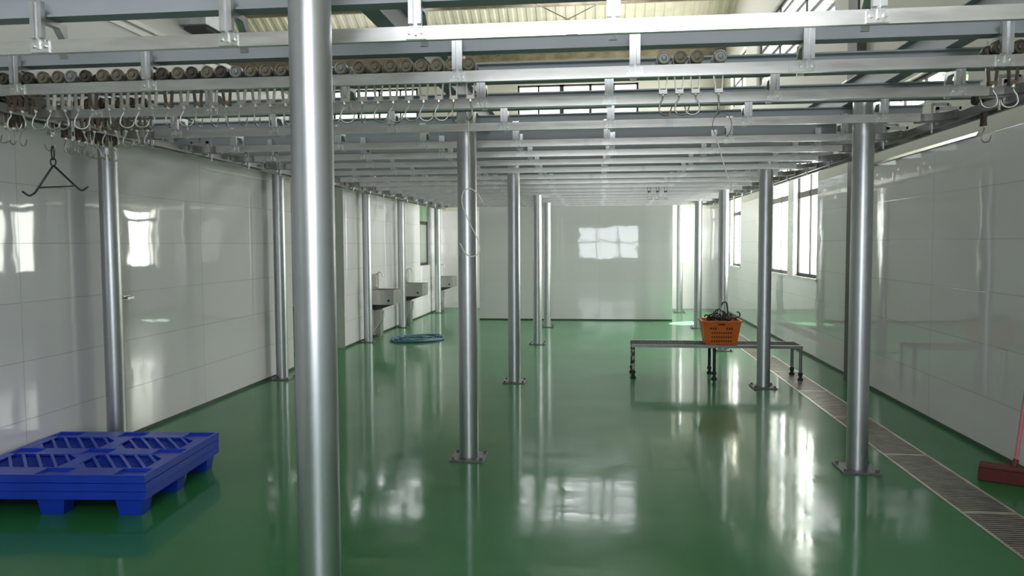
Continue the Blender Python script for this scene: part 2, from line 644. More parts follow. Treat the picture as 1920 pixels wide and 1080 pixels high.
def sheet(xa, xb, ya, yb):
    n = max(1, round((xb - xa) / 0.22))
    w = (xb - xa) / n
    prof = []
    for i in range(n):
        x = xa + i * w
        prof += [(x, 0.0), (x + w * 0.42, 0.0), (x + w * 0.55, 0.022), (x + w * 0.87, 0.022)]
    prof.append((xb, 0.0))
    b = len(rf.v)
    for y in (ya, yb):
        for x, h in prof:
            rf.v.append((x, y, roof_z(y) + h))
    k = len(prof)
    for i in range(k - 1):
        rf.face([b + i, b + i + 1, b + k + i + 1, b + k + i])


for xa, xb, hole in ((-10.1, ROOF_FILL2[0], None), (ROOF_FILL2[0], ROOF_FILL2[1], ROOF_FILL2), (ROOF_FILL2[1], ROOF_FILL1[0], None), (ROOF_FILL1[0], ROOF_FILL1[1], ROOF_FILL1), (ROOF_FILL1[1], XR, None)):
    if hole:
        sheet(xa, xb, 12, hole[2])
        sheet(xa, xb, hole[3], 19.3)
    else:
        sheet(xa, xb, 12, 19.3)
    sheet(xa, xb, YF - 0.1, 12)
struct(rf.build('ceiling', M['roof']))
for i, (xa, xb, ya, yb) in enumerate((ROOF_FILL1, ROOF_FILL2)):
    b = MB()
    b.v += [(xa, ya, roof_z(ya) + 0.03), (xb, ya, roof_z(ya) + 0.03), (xb, yb, roof_z(yb) + 0.03), (xa, yb, roof_z(yb) + 0.03)]
    b.face([0, 1, 2, 3])
    struct(b.build('window_%d' % (20 + i), M['glass']))  # pane of an added roof opening, not a known window
for i, y in enumerate((19.05, 18.3, 17.45, 15.4, 14.5, 13.6, 12.7)):
    z = roof_z(y) - 0.01
    b = MB().box(-10, XR, y - 0.035, y + 0.035, z - 0.16, z - 0.02)
    struct(b.build('trim_%d' % (6 + i), M['purlin']))
# crossed tie rods under the roof
for i, (a, c) in enumerate((((-2.6, 18.9), (0.3, 17.2)), ((0.9, 18.9), (-1.6, 17.2)))):
    b = MB().tube([(a[0], a[1], roof_z(a[1]) - 0.2), (c[0], c[1], roof_z(c[1]) - 0.2)], 0.012, 6)
    struct(b.build('trim_%d' % (14 + i), M['purlin']))


# windows -----------------------------------------------------------------
def win_x(n, rect, vbars, hbars, x=XR + 0.07, mat='frame', fr=0.045, glass='glass', depth=0.022):
    y0, y1, z0, z1 = rect
    b = MB()
    b.box(x, x + depth, y0, y0 + fr, z0, z1).box(x, x + depth, y1 - fr, y1, z0, z1)
    b.box(x, x + depth, y0, y1, z0, z0 + fr).box(x, x + depth, y0, y1, z1 - fr, z1)
    for q in vbars:
        b.box(x, x + depth, q[0], q[1], z0, z1)
    for q in hbars:
        b.box(x, x + depth, y0, y1, q[0], q[1])
    o = struct(b.build('window_%d' % n, M[mat]))
    g = MB().box(x + depth * 0.45, x + depth * 0.55, y0 + 0.01, y1 - 0.01, z0 + 0.01, z1 - 0.01)
    g.build('pane', M[glass], o)
    return o


def win_y(n, rect, vbars, hbars, y, mat='frame', fr=0.05, glass='glass', depth=0.05):
    x0, x1, z0, z1 = rect
    b = MB()
    b.box(x0, x0 + fr, y, y + depth, z0, z1).box(x1 - fr, x1, y, y + depth, z0, z1)
    b.box(x0, x1, y, y + depth, z0, z0 + fr).box(x0, x1, y, y + depth, z1 - fr, z1)
    for q in vbars:
        b.box(q[0], q[1], y, y + depth, z0, z1)
    for q in hbars:
        b.box(x0, x1, y, y + depth, q[0], q[1])
    o = struct(b.build('window_%d' % n, M[mat]))
    g = MB().box(x0 + 0.01, x1 - 0.01, y + depth * 0.45, y + depth * 0.55, z0 + 0.01, z1 - 0.01)
    g.build('pane', M[glass], o)
    return o


win_x(1, (11.0, 12.3, 1.1, 3.5), [(11.62, 11.65)], [(2.27, 2.36)])
win_x(2, (12.66, 14.1, 1.1, 3.5), [(13.4, 13.43)], [(2.27, 2.36)], mat='frame_grey')
struct(MB().box(XR + 0.0, XR + 0.15, 12.3, 12.66, 1.1, 3.5).build('trim_16', M['white_trim']))
win_x(3, RW2, [(17.35, 17.39)], [(2.2, 2.28)])
win_x(4, RU_A, [(7.2, 7.22), (7.7, 7.72), (8.2, 8.22)], [])
win_x(5, RU_B, [(9.8, 9.82), (10.3, 10.32)], [])
win_x(6, U1, [(12.0, 12.06), (13.7, 13.76)], [(5.15, 5.19), (4.9, 4.95), (4.68, 4.72), (5.40, 5.43)])
win_x(7, U2, [(17.2, 17.28)], [(5.1, 5.14)])
win_y(8, BK1, [(-1.52, -1.48), (-0.98, -0.88), (-0.26, -0.2), (0.29, 0.36)], [], YB + 0.05)
win_y(9, BK2, [(-6.1, -6.04), (-5.55, -5.5), (-5.0, -4.96)], [], YB + 0.05)
win_y(10, RR1, [(-0.1, -0.05), (0.82, 0.87)], [(1.66, 1.71)], YF - 0.12)
win_y(11, RR2, [(-0.6, -0.55), (0.5, 0.55)], [(3.9, 3.95)], YF - 0.12)
lwo = win_x(12, LW, [], [(2.05, 2.12)], x=XL - 0.08, glass='frosted_grey', fr=0.06)
MB().box(XL - 0.05, XL - 0.044, LW[0] + 0.06, LW[1] - 0.06, 2.12, LW[3] - 0.06).build('transom_pane', M['frosted_green'], lwo)
# white sills and reveals
struct(MB().box(XR - 0.02, XR + 0.06, 10.95, 14.15, 1.065, 1.1).build('trim_17', M['white_trim']))
struct(MB().box(XR - 0.02, XR + 0.06, 16.72, 18.05, 1.065, 1.1).build('trim_18', M['white_trim']))


# ------------------------------------------------------------------ support posts
def make_post():
    t = thing('support_post', '', 'post')
    MB().cyl((0, 0, 0.012), (0, 0, 2.592), 0.071, n=40).build('pipe', M['galv'], t)
    pl = MB().box(-0.13, 0.13, -0.13, 0.13, 0, 0.012).build('base_plate', M['plate'], t)
    for sx in (-1, 1):
        for sy in (-1, 1):
            MB().cyl((sx * 0.105, sy * 0.105, 0.012), (sx * 0.105, sy * 0.105, 0.032), 0.012, n=6).build('anchor_bolt', M['plate'], pl)
    MB().box(-0.09, 0.09, -0.09, 0.09, 2.590, 2.602).build('cap_plate', M['galv'], t)
    return t


POSTS = [
    (-0.967, 2.55, 'large galvanised steel post nearest the camera, cropped at its foot'),
    (-0.972, 5.66, 'galvanised post with square base plate in the middle row, second from the camera'),
    (-0.98, 8.86, 'galvanised post in the middle row, third from the camera'),
    (-0.985, 12.28, 'galvanised post in the middle row, fourth from the camera'),
    (-1.0, 14.83, 'galvanised post in the middle row, last one before the white partition'),
    (1.805, 5.62, 'galvanised post beside the drain grate, nearest in the right row'),
    (1.805, 8.77, 'galvanised post at the right end of the low bench'),
    (1.82, 11.75, 'galvanised post rising behind the orange crate'),
    (1.84, 14.83, 'galvanised post left of the orange crate, beyond the bench'),
    (1.83, 18.13, 'farthest galvanised post of the right row, in the bright corner'),
    (-3.78, 5.64, 'galvanised post against the left wall behind the blue pallets'),
    (-3.78, 8.84, 'galvanised post against the left wall, at the end of the near tiled wall'),
    (-3.785, 12.34, 'galvanised post beside the nearest wash basin'),
    (-3.79, 14.58, 'galvanised post beside the second wash basin'),
    (-3.76, 17.78, 'farthest galvanised post on the left wall, beside the dark window'),
]
p0 = make_post()
kp = tree_of(p0)
for i, (x, y, lab) in enumerate(POSTS):
    if i == 0:
        p0.location = (x, y, 0)
        p0['label'] = lab
        p0['group'] = 'steel support posts'
    else:
        dup(p0, (x, y, 0), label=lab, kids=kp)


# ------------------------------------------------------------------ overhead beams
def ibeam(b, half, z0, z1, a0, a1, axis, c, tf=0.008, tw=0.006):
    hs = half
    if axis == 'x':
        b.box(a0, a1, c - hs, c + hs, z0, z0 + tf).box(a0, a1, c - hs, c + hs, z1 - tf, z1)
        b.box(a0, a1, c - tw / 2, c + tw / 2, z0 + tf, z1 - tf)
    else:
        b.box(c - hs, c + hs, a0, a1, z0, z0 + tf).box(c - hs, c + hs, a0, a1, z1 - tf, z1)
        b.box(c - tw / 2, c + tw / 2, a0, a1, z0 + tf, z1 - tf)
    return b


for x, lab in ((-3.79, 'grey I-beam running lengthwise on the left wall posts'),
               (-0.98, 'grey I-beam running lengthwise on the middle row of posts'),
               (1.82, 'grey I-beam running lengthwise on the right row of posts')):
    b = ibeam(MB(), 0.042, 2.604, 2.77, 1.2, 18.6, 'y', x)
    tag(b.build('longitudinal_beam', M['beam']), lab, 'beam', 'lengthwise beams on the posts')

RAIL_Y = [2.90, 3.65, 4.34, 5.20, 6.07, 6.77, 7.48, 8.26, 9.10, 9.85, 10.6, 11.3, 12.0, 12.75, 13.5, 14.25, 15.0, 15.7]
NR = len(RAIL_Y)
BRX = [-2.93, -2.22, -1.42, -0.67, 0.06, 0.95, 1.79]
ZR0, ZR1 = 2.352, 2.404     # rail bars
XRL, XRR = -3.35, 2.25      # lengthwise collecting rails


def order_from_front(i):
    return 'front-most' if i == 0 else ORD[i] + ' from the front' if i < NR - 1 else 'rear-most, over the white partition'


def px_x(u, y, v=140):
    """x in the room of a picture column at distance y along the room"""
    d = fw + r2 * ((u - 960) / F_PX) + u2 * ((540 - v) / F_PX)
    return d.x * y / d.y


SEEN = [{1: 75, 2: 428, 3: 780, 4: 1150, 5: 1645}, {0: 30, 1: 277, 3: 858, 4: 1190, 5: 1515, 6: 1885}, {3: 902, 4: 1142, 5: 1452, 6: 1799},
        {2: 734, 3: 945, 4: 1145, 5: 1403, 6: 1658}, {1: 632, 2: 793, 3: 967, 4: 1138, 5: 1368}, {1: 680, 2: 828, 3: 975, 4: 1148}]


def bracket_xs(i):
    xs = list(BRX)
    if i < len(SEEN):
        for k, u in SEEN[i].items():
            xs[k] = px_x(u, RAIL_Y[i] - 0.078, 200)
    else:
        xs = [x + 0.02 * math.sin(i * 1.7 + k) for k, x in enumerate(xs)]
    return xs


def rail_parts():
    """one bracket with its clamp, reused on every rail"""
    b = MB()
    b.box(-0.024, -0.007, -0.086, -0.068, 2.405, 2.545)
    b.box(0.007, 0.024, -0.086, -0.068, 2.405, 2.545)
    b.box(-0.024, 0.024, -0.070, -0.062, 2.395, 2.545)
    b.box(-0.015, 0.015, -0.064, 0.064, 2.472, 2.4945)
    b.box(-0.015, 0.015, 0.0615, 0.076, 2.36, 2.4945)
    b.prism([(0.0615, 2.472), (0.03, 2.472), (0.0615, 2.435)], lambda p: (-0.015, p[0], p[1]), lambda p: (0.015, p[0], p[1]))
    br = b.build('hanger_bracket', M['bracket'])
    c = MB()
    c.box(-0.038, 0.038, -0.068, -0.0605, 2.354, 2.396)
    for sx in (-0.024, 0.022):
        c.cyl((sx, -0.068, 2.378), (sx, -0.078, 2.378), 0.008, n=8)
    c.box(-0.005, 0.005, -0.078, -0.066, 2.366, 2.402)
    cl = c.build('clamp_plate', M['bolt'], br)
    return br, cl


proto_br, proto_cl = rail_parts()
used_br = False
for i, y in enumerate(RAIL_Y):
    wob = 0.006 * math.sin(i * 2.3)
    b = ibeam(MB(), 0.04, 2.4955, 2.602, -3.88, 2.36, 'x', 0.0)
    o = b.build('cross_beam', M['beam'], None, (0, y - 0.002, 0))
    tag(o, 'grey cross beam over the overhead rails, ' + order_from_front(i), 'beam', 'cross beams carrying the rails')
    t = thing('track_rail', 'zinc double-track overhead rail with bracket hangers, ' + order_from_front(i), 'rail', (0, y, 0), 0, 'overhead cross rails')
    for nm, ya, yb in (('front_bar', -0.06, -0.036), ('rear_bar', 0.036, 0.06)):
        q = MB()
        zb = ZR0 if ya < 0 else ZR1 - 0.018      # the rear bar is a shallower section
        q.box(XRL + 0.26, XRR - 0.26, ya, yb, zb, ZR1 - 0.006)
        q.box(XRL + 0.26, XRR - 0.26, ya + 0.005, yb - 0.004, ZR1 - 0.006, ZR1)
        q.build(nm, M['rail'], t)
    xj = (-0.2, 0.75, -1.0, 0.35)[i % 4] + 0.1
    MB().box(xj - 0.02, xj + 0.02, -0.065, -0.0602, 2.352, 2.40).build('joint_plate', M['bracket'], t)
    for k, bx in enumerate(bracket_xs(i)):
        if not used_br:
            br, cl = proto_br, proto_cl
            used_br = True
        else:
            br = proto_br.copy()
            COL.objects.link(br)
            cl = proto_cl.copy()
            COL.objects.link(cl)
            cl.parent = br
        br.parent = t
        br.location = (bx, 0, 0)

# lengthwise rails at both sides with a junction at every cross rail
for xc, lab, sgn in ((XRL, 'lengthwise overhead rail along the left wall with hanging stop pins', 1), (XRR, 'lengthwise overhead rail along the right wall with hanging stop pins', -1)):
    t = thing('collecting_rail', lab, 'rail', (xc, 0, 0), 0, 'lengthwise overhead rails')
    for nm, xa, xb in (('inner_bar', -0.06, -0.036), ('outer_bar', 0.036, 0.06)):
        MB().box(xa, xb, 1.6, 16.4, ZR0 - 0.004, ZR1 - 0.006).build(nm, M['track_dark'], t)
    for i, y in enumerate(RAIL_Y):
        q = MB()
        # curved switch bars that lead from the cross rail into the lengthwise rail
        for yo in (-0.048, 0.048):
            rr = 0.198 + yo
            pts = [(sgn * (0.258 - rr * math.sin(a)), y - 0.198 + rr * math.cos(a), ZR0 + 0.026) for a in [k / 10 * PI / 2 * (1.0 if yo < 0 else 0.93) for k in range(11)]]
            for p, w in zip(pts, pts[1:]):
                d = (Vector(w) - Vector(p))
                ang = math.atan2(d.y, d.x)
                mt_ = Matrix.Translation(p) @ Matrix.Rotation(ang, 4, 'Z')
                q.box(0, d.length + 0.003, -0.009, 0.009, -0.024, 0.02, mt_)
        q.box(-0.075, 0.075, y - 0.07, y + 0.07, ZR1 - 0.004, ZR1 + 0.006)
        q.build('switch', M['track_dark'], t)
        p = MB()
        px = sgn * 0.10
        p.cyl((px, y + 0.17, 2.40), (px, y + 0.17, 2.50), 0.007, n=8)
        p.cyl((px, y + 0.17, 2.335), (px, y + 0.17, 2.40), 0.015, n=12)
        p.cyl((px, y + 0.17, 2.31), (px, y + 0.17, 2.335), 0.008, n=8)
        p.box(min(px, 0) if sgn > 0 else px, px if sgn > 0 else 0.0, y + 0.16, y + 0.18, 2.485, 2.50)
        p.box(-0.012, 0.012, y + 0.16, y + 0.185, 2.47, 2.4945)
        p.box(-0.075, 0.075, y + 0.158, y + 0.182, 2.455, 2.475)
        p.box(-0.075, -0.061, y + 0.158, y + 0.182, 2.36, 2.475)
        p.box(0.061, 0.075, y + 0.158, y + 0.182, 2.36, 2.475)
        p.build('stop_pin', M['bracket'], t)


# ------------------------------------------------------------------ trolley hooks
def arc_hook(r=0.028, drop=0.052):
    """J hook: shank, half round and a tip; hangs from z=0 in the XZ plane"""
    pts = [(0, 0, 0), (-0.002, 0, -drop * 0.35), (-r * 0.55, 0, -drop * 0.75)]
    for k in range(11):
        a = PI + k / 10 * PI * 1.02
        pts.append((0.012 + r * 1.0 * math.cos(a) * 1.15, 0, -drop - 0.010 + r * math.sin(a)))
    x, _, z = pts[-1]
    pts.append((x + 0.006, 0, z + 0.014))
    return pts


def make_trolley(wheel, strap, hookm):
    t = thing('trolley_hook', '', 'hook')
    Z = ZR1
    for ya, yb, s in ((-0.062, -0.036, -1), (0.036, 0.062, 1)):
        yo, yi = (ya, yb) if s < 0 else (yb, ya)
        d = (0, -s, 0)
        q = MB().lathe([(0.0295, abs(yb - ya)), (0.0305, abs(yb - ya) * 0.5), (0.0295, 0.003), (0.027, 0.0), (0.022, 0.001), (0.0205, 0.006), (0.013, 0.006), (0.012, -0.002), (0.006, -0.004)][::-1], (0, yo, Z + 0.0305), d, 22)
        q.build('wheel', wheel, t)
    b = MB()
    b.cyl((0, -0.036, Z + 0.0305), (0, 0.036, Z + 0.0305), 0.006, n=8)
    for s in (-1, 1):
        b.prism([(s * 0.030, Z + 0.04), (s * 0.0245, Z + 0.04), (s * 0.0115, Z - 0.108), (s * 0.0165, Z - 0.108)],
                lambda p: (p[0], -0.011, p[1]), lambda p: (p[0], 0.011, p[1]))
    b.box(-0.030, 0.030, -0.012, 0.012, Z + 0.022, Z + 0.039)
    b.box(-0.0185, 0.0185, -0.013, 0.013, Z - 0.122, Z - 0.104)
    b.build('strap', strap, t)
    MB().lathe([(0.002, -0.012), (0.007, -0.008), (0.0085, 0.0), (0.007, 0.008), (0.003, 0.012)], (0, -0.006, Z - 0.124), (0, 0, 1), 10).build('swivel', M['bolt'], t)
    h = MB().tube(arc_hook(), [0.0042] * 12 + [0.004, 0.0035, 0.002], 8).build('hook', hookm, t, (0, -0.006, Z - 0.128))
    return t


PROTO = {}
for nm, w, s, h in (('brown', 'wheel_brown', 'strap', 'hook'), ('grey', 'wheel_grey', 'strap', 'hook'), ('dark', 'wheel_dark', 'rust_strap', 'hook')):
    pr = make_trolley(M[w], M[s], M[h])
    PROTO[nm] = [pr, tree_of(pr), False]


def trolley(kind, loc, rz, hook_rz, label, group):
    src, kids, used = PROTO[kind]
    if not used:
        PROTO[kind][2] = True
        src.location = loc
        src.rotation_euler = (0, 0, rz)
        src['label'], src['group'] = label, group
        out = [k for k, _ in kids]
        r = src
    else:
        r, out = dup(src, loc, rz, label, group, kids)
    for c in out:
        if c.name.startswith('hook'):
            c.rotation_euler = (0, 0, hook_rz)
    return r


def px_x(u, y, v=140):
    """world x of a picture column at distance y along the room"""
    d = fw + r2 * ((u - 960) / F_PX) + u2 * ((540 - v) / F_PX)
    return d.x * y / d.y


Y2 = RAIL_Y[1]
row = [3, 20, 50, 78, 106, 131, 158, 190, 218, 247, 272, 302, 332, 358, 387, 413, 441, 469, 497, 526, 554, 582, 611, 638, 672, 702, 731, 761, 789, 818, 846, 878]
kinds = 'dddbbgdbbbbdbdbdgbbbgbggbbbbbbbb'
ang = [0.3, 2.9, 0.2, 0.1, 3.0, 0.4, 1.2, 2.4, 0.3, 0.2, 2.6, 1.4, 0.15, 1.6, 1.5, 1.9, 1.4, 1.6, 2.0, 1.5, 0.8, 1.7, 0.5, 0.3, 1.6, 0.6, 0.4, 0.5, 0.2, 0.1, 1.4, 2.2]
xs_used = []
for i, u in enumerate(row):
    x = px_x(u, Y2 - 0.06)
    if xs_used and x - xs_used[-1] < 0.0625:
        x = xs_used[-1] + 0.0625
    xs_used.append(x)
    k = {'d': 'dark', 'b': 'brown', 'g': 'grey'}[kinds[i]]
    where = ORD[i] + ' trolley hook from the left in the long row on the second rail'
    trolley(k, (x, Y2, 0), 0, ang[i], 'steel ' + where, 'trolley hooks in the long row')
for i, (u, a) in enumerate(((1245, 0.5), (1276, 0.2), (1307, 3.0), (1351, 1.5))):
    trolley('grey' if i in (0, 3) else 'brown', (px_x(u, Y2 - 0.06), Y2, 0), 0, a,
            ('first', 'second', 'third', 'last')[i] + ' of four trolley hooks at right centre of the second rail', 'four trolley hooks at right centre')
for i, (u, a) in enumerate(((1874, 3.0), (1913, 2.9))):
    trolley('dark', (px_x(u, Y2 - 0.06), Y2, 0), 0, a,
            ('dark trolley hook near the right edge of the photo on the second rail', 'dark trolley hook cut by the right edge, end of the second rail')[i], 'dark trolley hooks at the right edge')
# bunch hanging from the lengthwise rail over the left wall
yy = 3.70
for i in range(24):
    if not any(abs(yy - q) < 0.078 or abs(yy - q - 0.17) < 0.03 for q in RAIL_Y):
        trolley('dark' if i % 3 else 'brown', (XRL, yy, 0.0), PI / 2, random.uniform(0, PI),
                'dark trolley hook in the crowded bunch along the upper left wall', 'trolley hooks bunched at upper left')
    yy += 0.0625
# a few more queued on the third and fourth rails at the far left
for ry, n0, n1, wd in ((RAIL_Y[2], -3.05, 7, 'third'),):
    for k in range(n1):
        trolley('dark', (n0 + k * 0.067, ry, 0), 0, random.uniform(0, PI),
                'rusty trolley hook queued at the left end of the %s rail' % wd, 'hooks queued on the %s rail' % wd)
# right wall rail
for i, (y, a) in enumerate(((4.10, 0.2), (4.24, 0.1), (4.90, 0.3))):
    trolley('dark', (XRR, y, 0), PI / 2, a + PI / 2 * 0 - PI / 2,
            ('trolley hook at upper right cut by the picture edge, on the wall-side rail', 'trolley hook second from the right edge, on the wall-side rail', 'single trolley hook hanging from the wall-side rail before the bright streak')[i], 'hooks on the right lengthwise rail')
for i, u in enumerate((1217, 1233, 1248)):
    y = RAIL_Y[10]
    trolley('dark', (px_x(u, y, 360), y, 0), 0, (0.2, 2.6, 0.5)[i],
            ('left', 'middle', 'right')[i] + ' one of three small distant hooks above the partition', 'three distant hooks')


# ------------------------------------------------------------------ things that hang from hooks
def pxp(u, v, y):
    d = fw + r2 * ((u - 960) / F_PX) + u2 * ((540 - v) / F_PX)
    return Vector((0, 0, 1.6)) + d * (y / d.y)


def smooth_pts(ps, n=6):
    ps = [Vector(p) for p in ps]
    out = []
    for i in range(len(ps) - 1):
        a, b, c, d = ps[max(i - 1, 0)], ps[i], ps[i + 1], ps[min(i + 2, len(ps) - 1)]
        for k in range(n):
            t = k / n
            out.append(0.5 * ((2 * b) + (c - a) * t + (2 * a - 5 * b + 4 * c - d) * t * t + (3 * b - a - 3 * c + d) * t * t * t))
    out.append(ps[-1])
    return out


yg = 4.4525
gp = [pxp(42, 359, yg), pxp(55, 367, yg), pxp(66, 361, yg), pxp(100, 310, yg), pxp(145, 352, yg), pxp(154, 357, yg), pxp(165, 350, yg)]
t = thing('gambrel_hanger', 'dark triangular rod hanger with two upturned ends at upper left', 'hanger', pxp(100, 300, yg))
loc = t.location.copy()
b = MB().tube([p - loc for p in smooth_pts(gp[:3], 4)] + [gp[3] - loc], 0.0065, 8)
b.tube([gp[3] - loc] + [p - loc for p in smooth_pts(gp[4:], 4)], 0.0065, 8)
b.build('frame_rod', M['pipe_dark'], t)
MB().tube([pxp(71, 352, yg) - loc, pxp(137, 349, yg) - loc], 0.005, 8).build('cross_rod', M['pipe_dark'], t)
rg = MB()
rg.tube([gp[3] - loc + Vector((0.018 * math.cos(a), 0, 0.02 + 0.024 * math.sin(a))) for a in [k / 14 * 2 * PI for k in range(14)]], 0.005, 6, closed=True)
rg.tube([gp[3] - loc + Vector((0.0, 0.012 * math.cos(a), 0.075 + 0.042 * math.sin(a))) for a in [k / 14 * 2 * PI for k in range(14)]], 0.005, 6, closed=True)
rg.build('ring', M['pipe_dark'], t)

yc = 3.63
b = MB()
b.tube([pxp(u, v, yc) for u, v in ((879, 226), (879, 256), (881, 300), (881, 356))], 0.0018, 6)
cpts = [pxp(u, v, yc) for u, v in ((906, 381), (899, 368), (891, 359), (882, 354), (871, 357), (866, 370), (868, 388), (877, 410), (890, 437), (898, 455), (900, 468), (895, 477), (884, 481), (873, 475), (862, 456))]
b.tube(smooth_pts(cpts), 0.0026, 6)
tag(b.build('looped_cord', M['cord']), 'thin cream cord looped in front of the middle post, hung from a hook', 'cord')
t = thing('wire_loop', 'thin wire ring with a trailing pale cord under the right hooks', 'wire', pxp(1352, 212, Y2))
loc = t.location.copy()
ring = [pxp(1354 + 18 * math.sin(a), 235 - 24 * math.cos(a), Y2) - loc for a in [k / 24 * 2 * PI for k in range(-10, 11)]]
MB().tube(ring, 0.0018, 6).build('ring', M['wire'], t)
MB().tube([pxp(u, v, Y2) - loc for u, v in ((1341, 252), (1346, 268), (1357, 307), (1368, 345), (1371, 358))], 0.003, 6).build('cord', M['cord'], t)


# ------------------------------------------------------------------ blue pallets
def make_pallet():
    t = thing('plastic_pallet', '', 'pallet')
    LX, LY, H = 0.585, 0.525, 0.047
    b = MB()
    top = 0.0
    # pocket rectangles of the nine feet: x/y centre and half size
    fx, fy, hx, hy = (-0.475, 0.0, 0.475), (-0.445, 0.0, 0.445), 0.09, 0.065
    # perimeter skirt, open at the bottom
    th = 0.006
    b.box(-LX, LX, -LY, -LY + th, -H, -0.012).box(-LX, LX, LY - th, LY, -H, -0.012)
    b.box(-LX, -LX + th, -LY + th, LY - th, -H, -0.012).box(LX - th, LX, -LY + th, LY - th, -H, -0.012)
    # deck plate: solid except the nine pockets and four slotted fields
    low = -0.020
    fields = []
    for a0, a1 in ((fx[0] - 0.035, fx[1] - 0.045), (fx[1] + 0.045, fx[2] + 0.035)):
        for c0, c1 in ((fy[0] + hy + 0.012, fy[1] - hy - 0.008), (fy[1] + hy + 0.008, fy[2] - hy - 0.012)):
            fields.append((a0, a1, c0, c1))
    holes = [(x - hx, x + hx, y - hy, y + hy) for x in fx for y in fy] + fields
    xs = sorted({-LX, LX, *[h[0] for h in holes], *[h[1] for h in holes]})
    ys = sorted({-LY, LY, *[h[2] for h in holes], *[h[3] for h in holes]})
    for x0, x1 in zip(xs, xs[1:]):
        for y0, y1 in zip(ys, ys[1:]):
            mx_, my_ = (x0 + x1) / 2, (y0 + y1) / 2
            if not any(h[0] < mx_ < h[1] and h[2] < my_ < h[3] for h in holes):
                b.box(x0, x1, y0, y1, -0.012, top)
    for a0, a1, c0, c1 in fields:
        b.box(a0, a1, c0, c1, low - 0.006, low)
        k = int((a1 - a0) / 0.02)
        for q in range(1, k):                      # fine cross ribs of the recessed mesh
            xx = a0 + q * (a1 - a0) / k
            b.box(xx - 0.002, xx + 0.002, c0, c1, low, low + 0.006)
        H_ = c1 - c0
        sl_ = 0.75                                  # slanted ribs, cut into cells
        k0 = -int(H_ * sl_ / 0.095) - 1
        for q in range(k0, int((a1 - a0) / 0.095) + 2):
            xb_ = a1 - q * 0.095
            lo_, hi_ = xb_, xb_ - H_ * sl_
            if lo_ > a1 - 0.01 and hi_ > a1 - 0.05 or lo_ < a0 + 0.05 and hi_ < a0 + 0.01:
                continue
            ya_, yb_ = c0, c1
            xa_, xc_ = lo_, hi_
            if xa_ > a1:
                ya_ = c0 + (xa_ - a1) / sl_
                xa_ = a1
            if xc_ < a0:
                yb_ = c1 - (a0 - xc_) / sl_
                xc_ = a0
            if yb_ - ya_ < 0.02:
                continue
            w_ = 0.011
            b.prism([(xa_ - w_, ya_), (xa_ + w_, ya_), (xc_ + w_, yb_), (xc_ - w_, yb_)], lambda p: (p[0], p[1], low), lambda p: (p[0], p[1], top - 0.0012))
        for (cx_, cy_, sgx, sgy) in ((a0, c0, 1, 1), (a1, c1, -1, -1)):
            b.prism([(cx_, cy_), (cx_ + sgx * 0.10, cy_), (cx_, cy_ + sgy * 0.09)], lambda p: (p[0], p[1], low), lambda p: (p[0], p[1], top - 0.0008))
    # ledge seam between stacked skirts
    b.build('deck', M['pallet'], t)
    for x in fx:
        for y in fy:
            f = MB()
            t0, t1 = (x - hx, x + hx, y - hy, y + hy), (x - hx + 0.022, x + hx - 0.022, y - hy + 0.018, y + hy - 0.018)
            f.frustum(t1, t0, -0.1495, -0.006, cap0=True, cap1=False)
            f.box(x - hx + 0.001, x + hx - 0.001, y - hy + 0.001, y + hy - 0.001, -0.022, -0.016)
            f.build('foot', M['pallet'], t)
    return t


pal = make_pallet()
kpal = tree_of(pal)
PX, PY, PR = -3.283, 4.69, math.radians(4.4)
pal.location = (PX, PY, 0.15)
pal.rotation_euler = (0, 0, PR)
pal['label'], pal['group'] = 'blue plastic pallet at the bottom of the stack of three, on its feet', 'stacked blue pallets'
dup(pal, (PX + 0.003, PY - 0.002, 0.20), PR + 0.004, 'blue plastic pallet in the middle of the stack of three', kids=kpal)
dup(pal, (PX, PY + 0.002, 0.25), PR - 0.003, 'blue plastic pallet on top of the stack, its slotted deck showing', kids=kpal)


# ------------------------------------------------------------------ drain grates along the right wall
def make_grate(L):
    t = thing('drain_grate', '', 'grate')
    w = (DR1 - DR0) / 2 - 0.004
    b = MB()
    n = int(L / 0.032)
    for k in range(n):
        y = -L / 2 + (k + 0.5) * L / n
        b.box(-w + 0.018, w - 0.018, y - 0.009, y + 0.009, -0.018, -0.001)
    b.build('slats', M['grate'], t)
    f = MB()
    f.box(-w, -w + 0.02, -L / 2, L / 2, -0.03, 0.001).box(w - 0.02, w, -L / 2, L / 2, -0.03, 0.001)
    f.box(-w + 0.02, w - 0.02, -L / 2, -L / 2 + 0.014, -0.03, 0.0005).box(-w + 0.02, w - 0.02, L / 2 - 0.014, L / 2, -0.03, 0.0005)
    f.build('rim', M['grate_edge'], t)
    return t


GL = 1.27
g0 = make_grate(GL - 0.006)
kg = tree_of(g0)
gy = 2.24 + GL / 2
i = 0
while gy + GL / 2 < 16.0:
    lab = ('steel drain grate section along the right wall, ' + (('nearest the camera' if i == 0 else ORD[i] + ' from the camera')))
    if i == 0:
        g0.location = ((DR0 + DR1) / 2, gy, 0)
        g0['label'], g0['group'] = lab, 'drain grate sections'
    else:
        dup(g0, ((DR0 + DR1) / 2, gy, 0), label=lab, kids=kg)
    gy += GL
    i += 1
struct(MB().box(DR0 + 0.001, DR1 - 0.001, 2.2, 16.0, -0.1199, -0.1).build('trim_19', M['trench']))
struct(MB().box(DR0, DR1, gy - GL / 2, 16.0, -0.1, 0.0).build('trim_20', M['cove']))

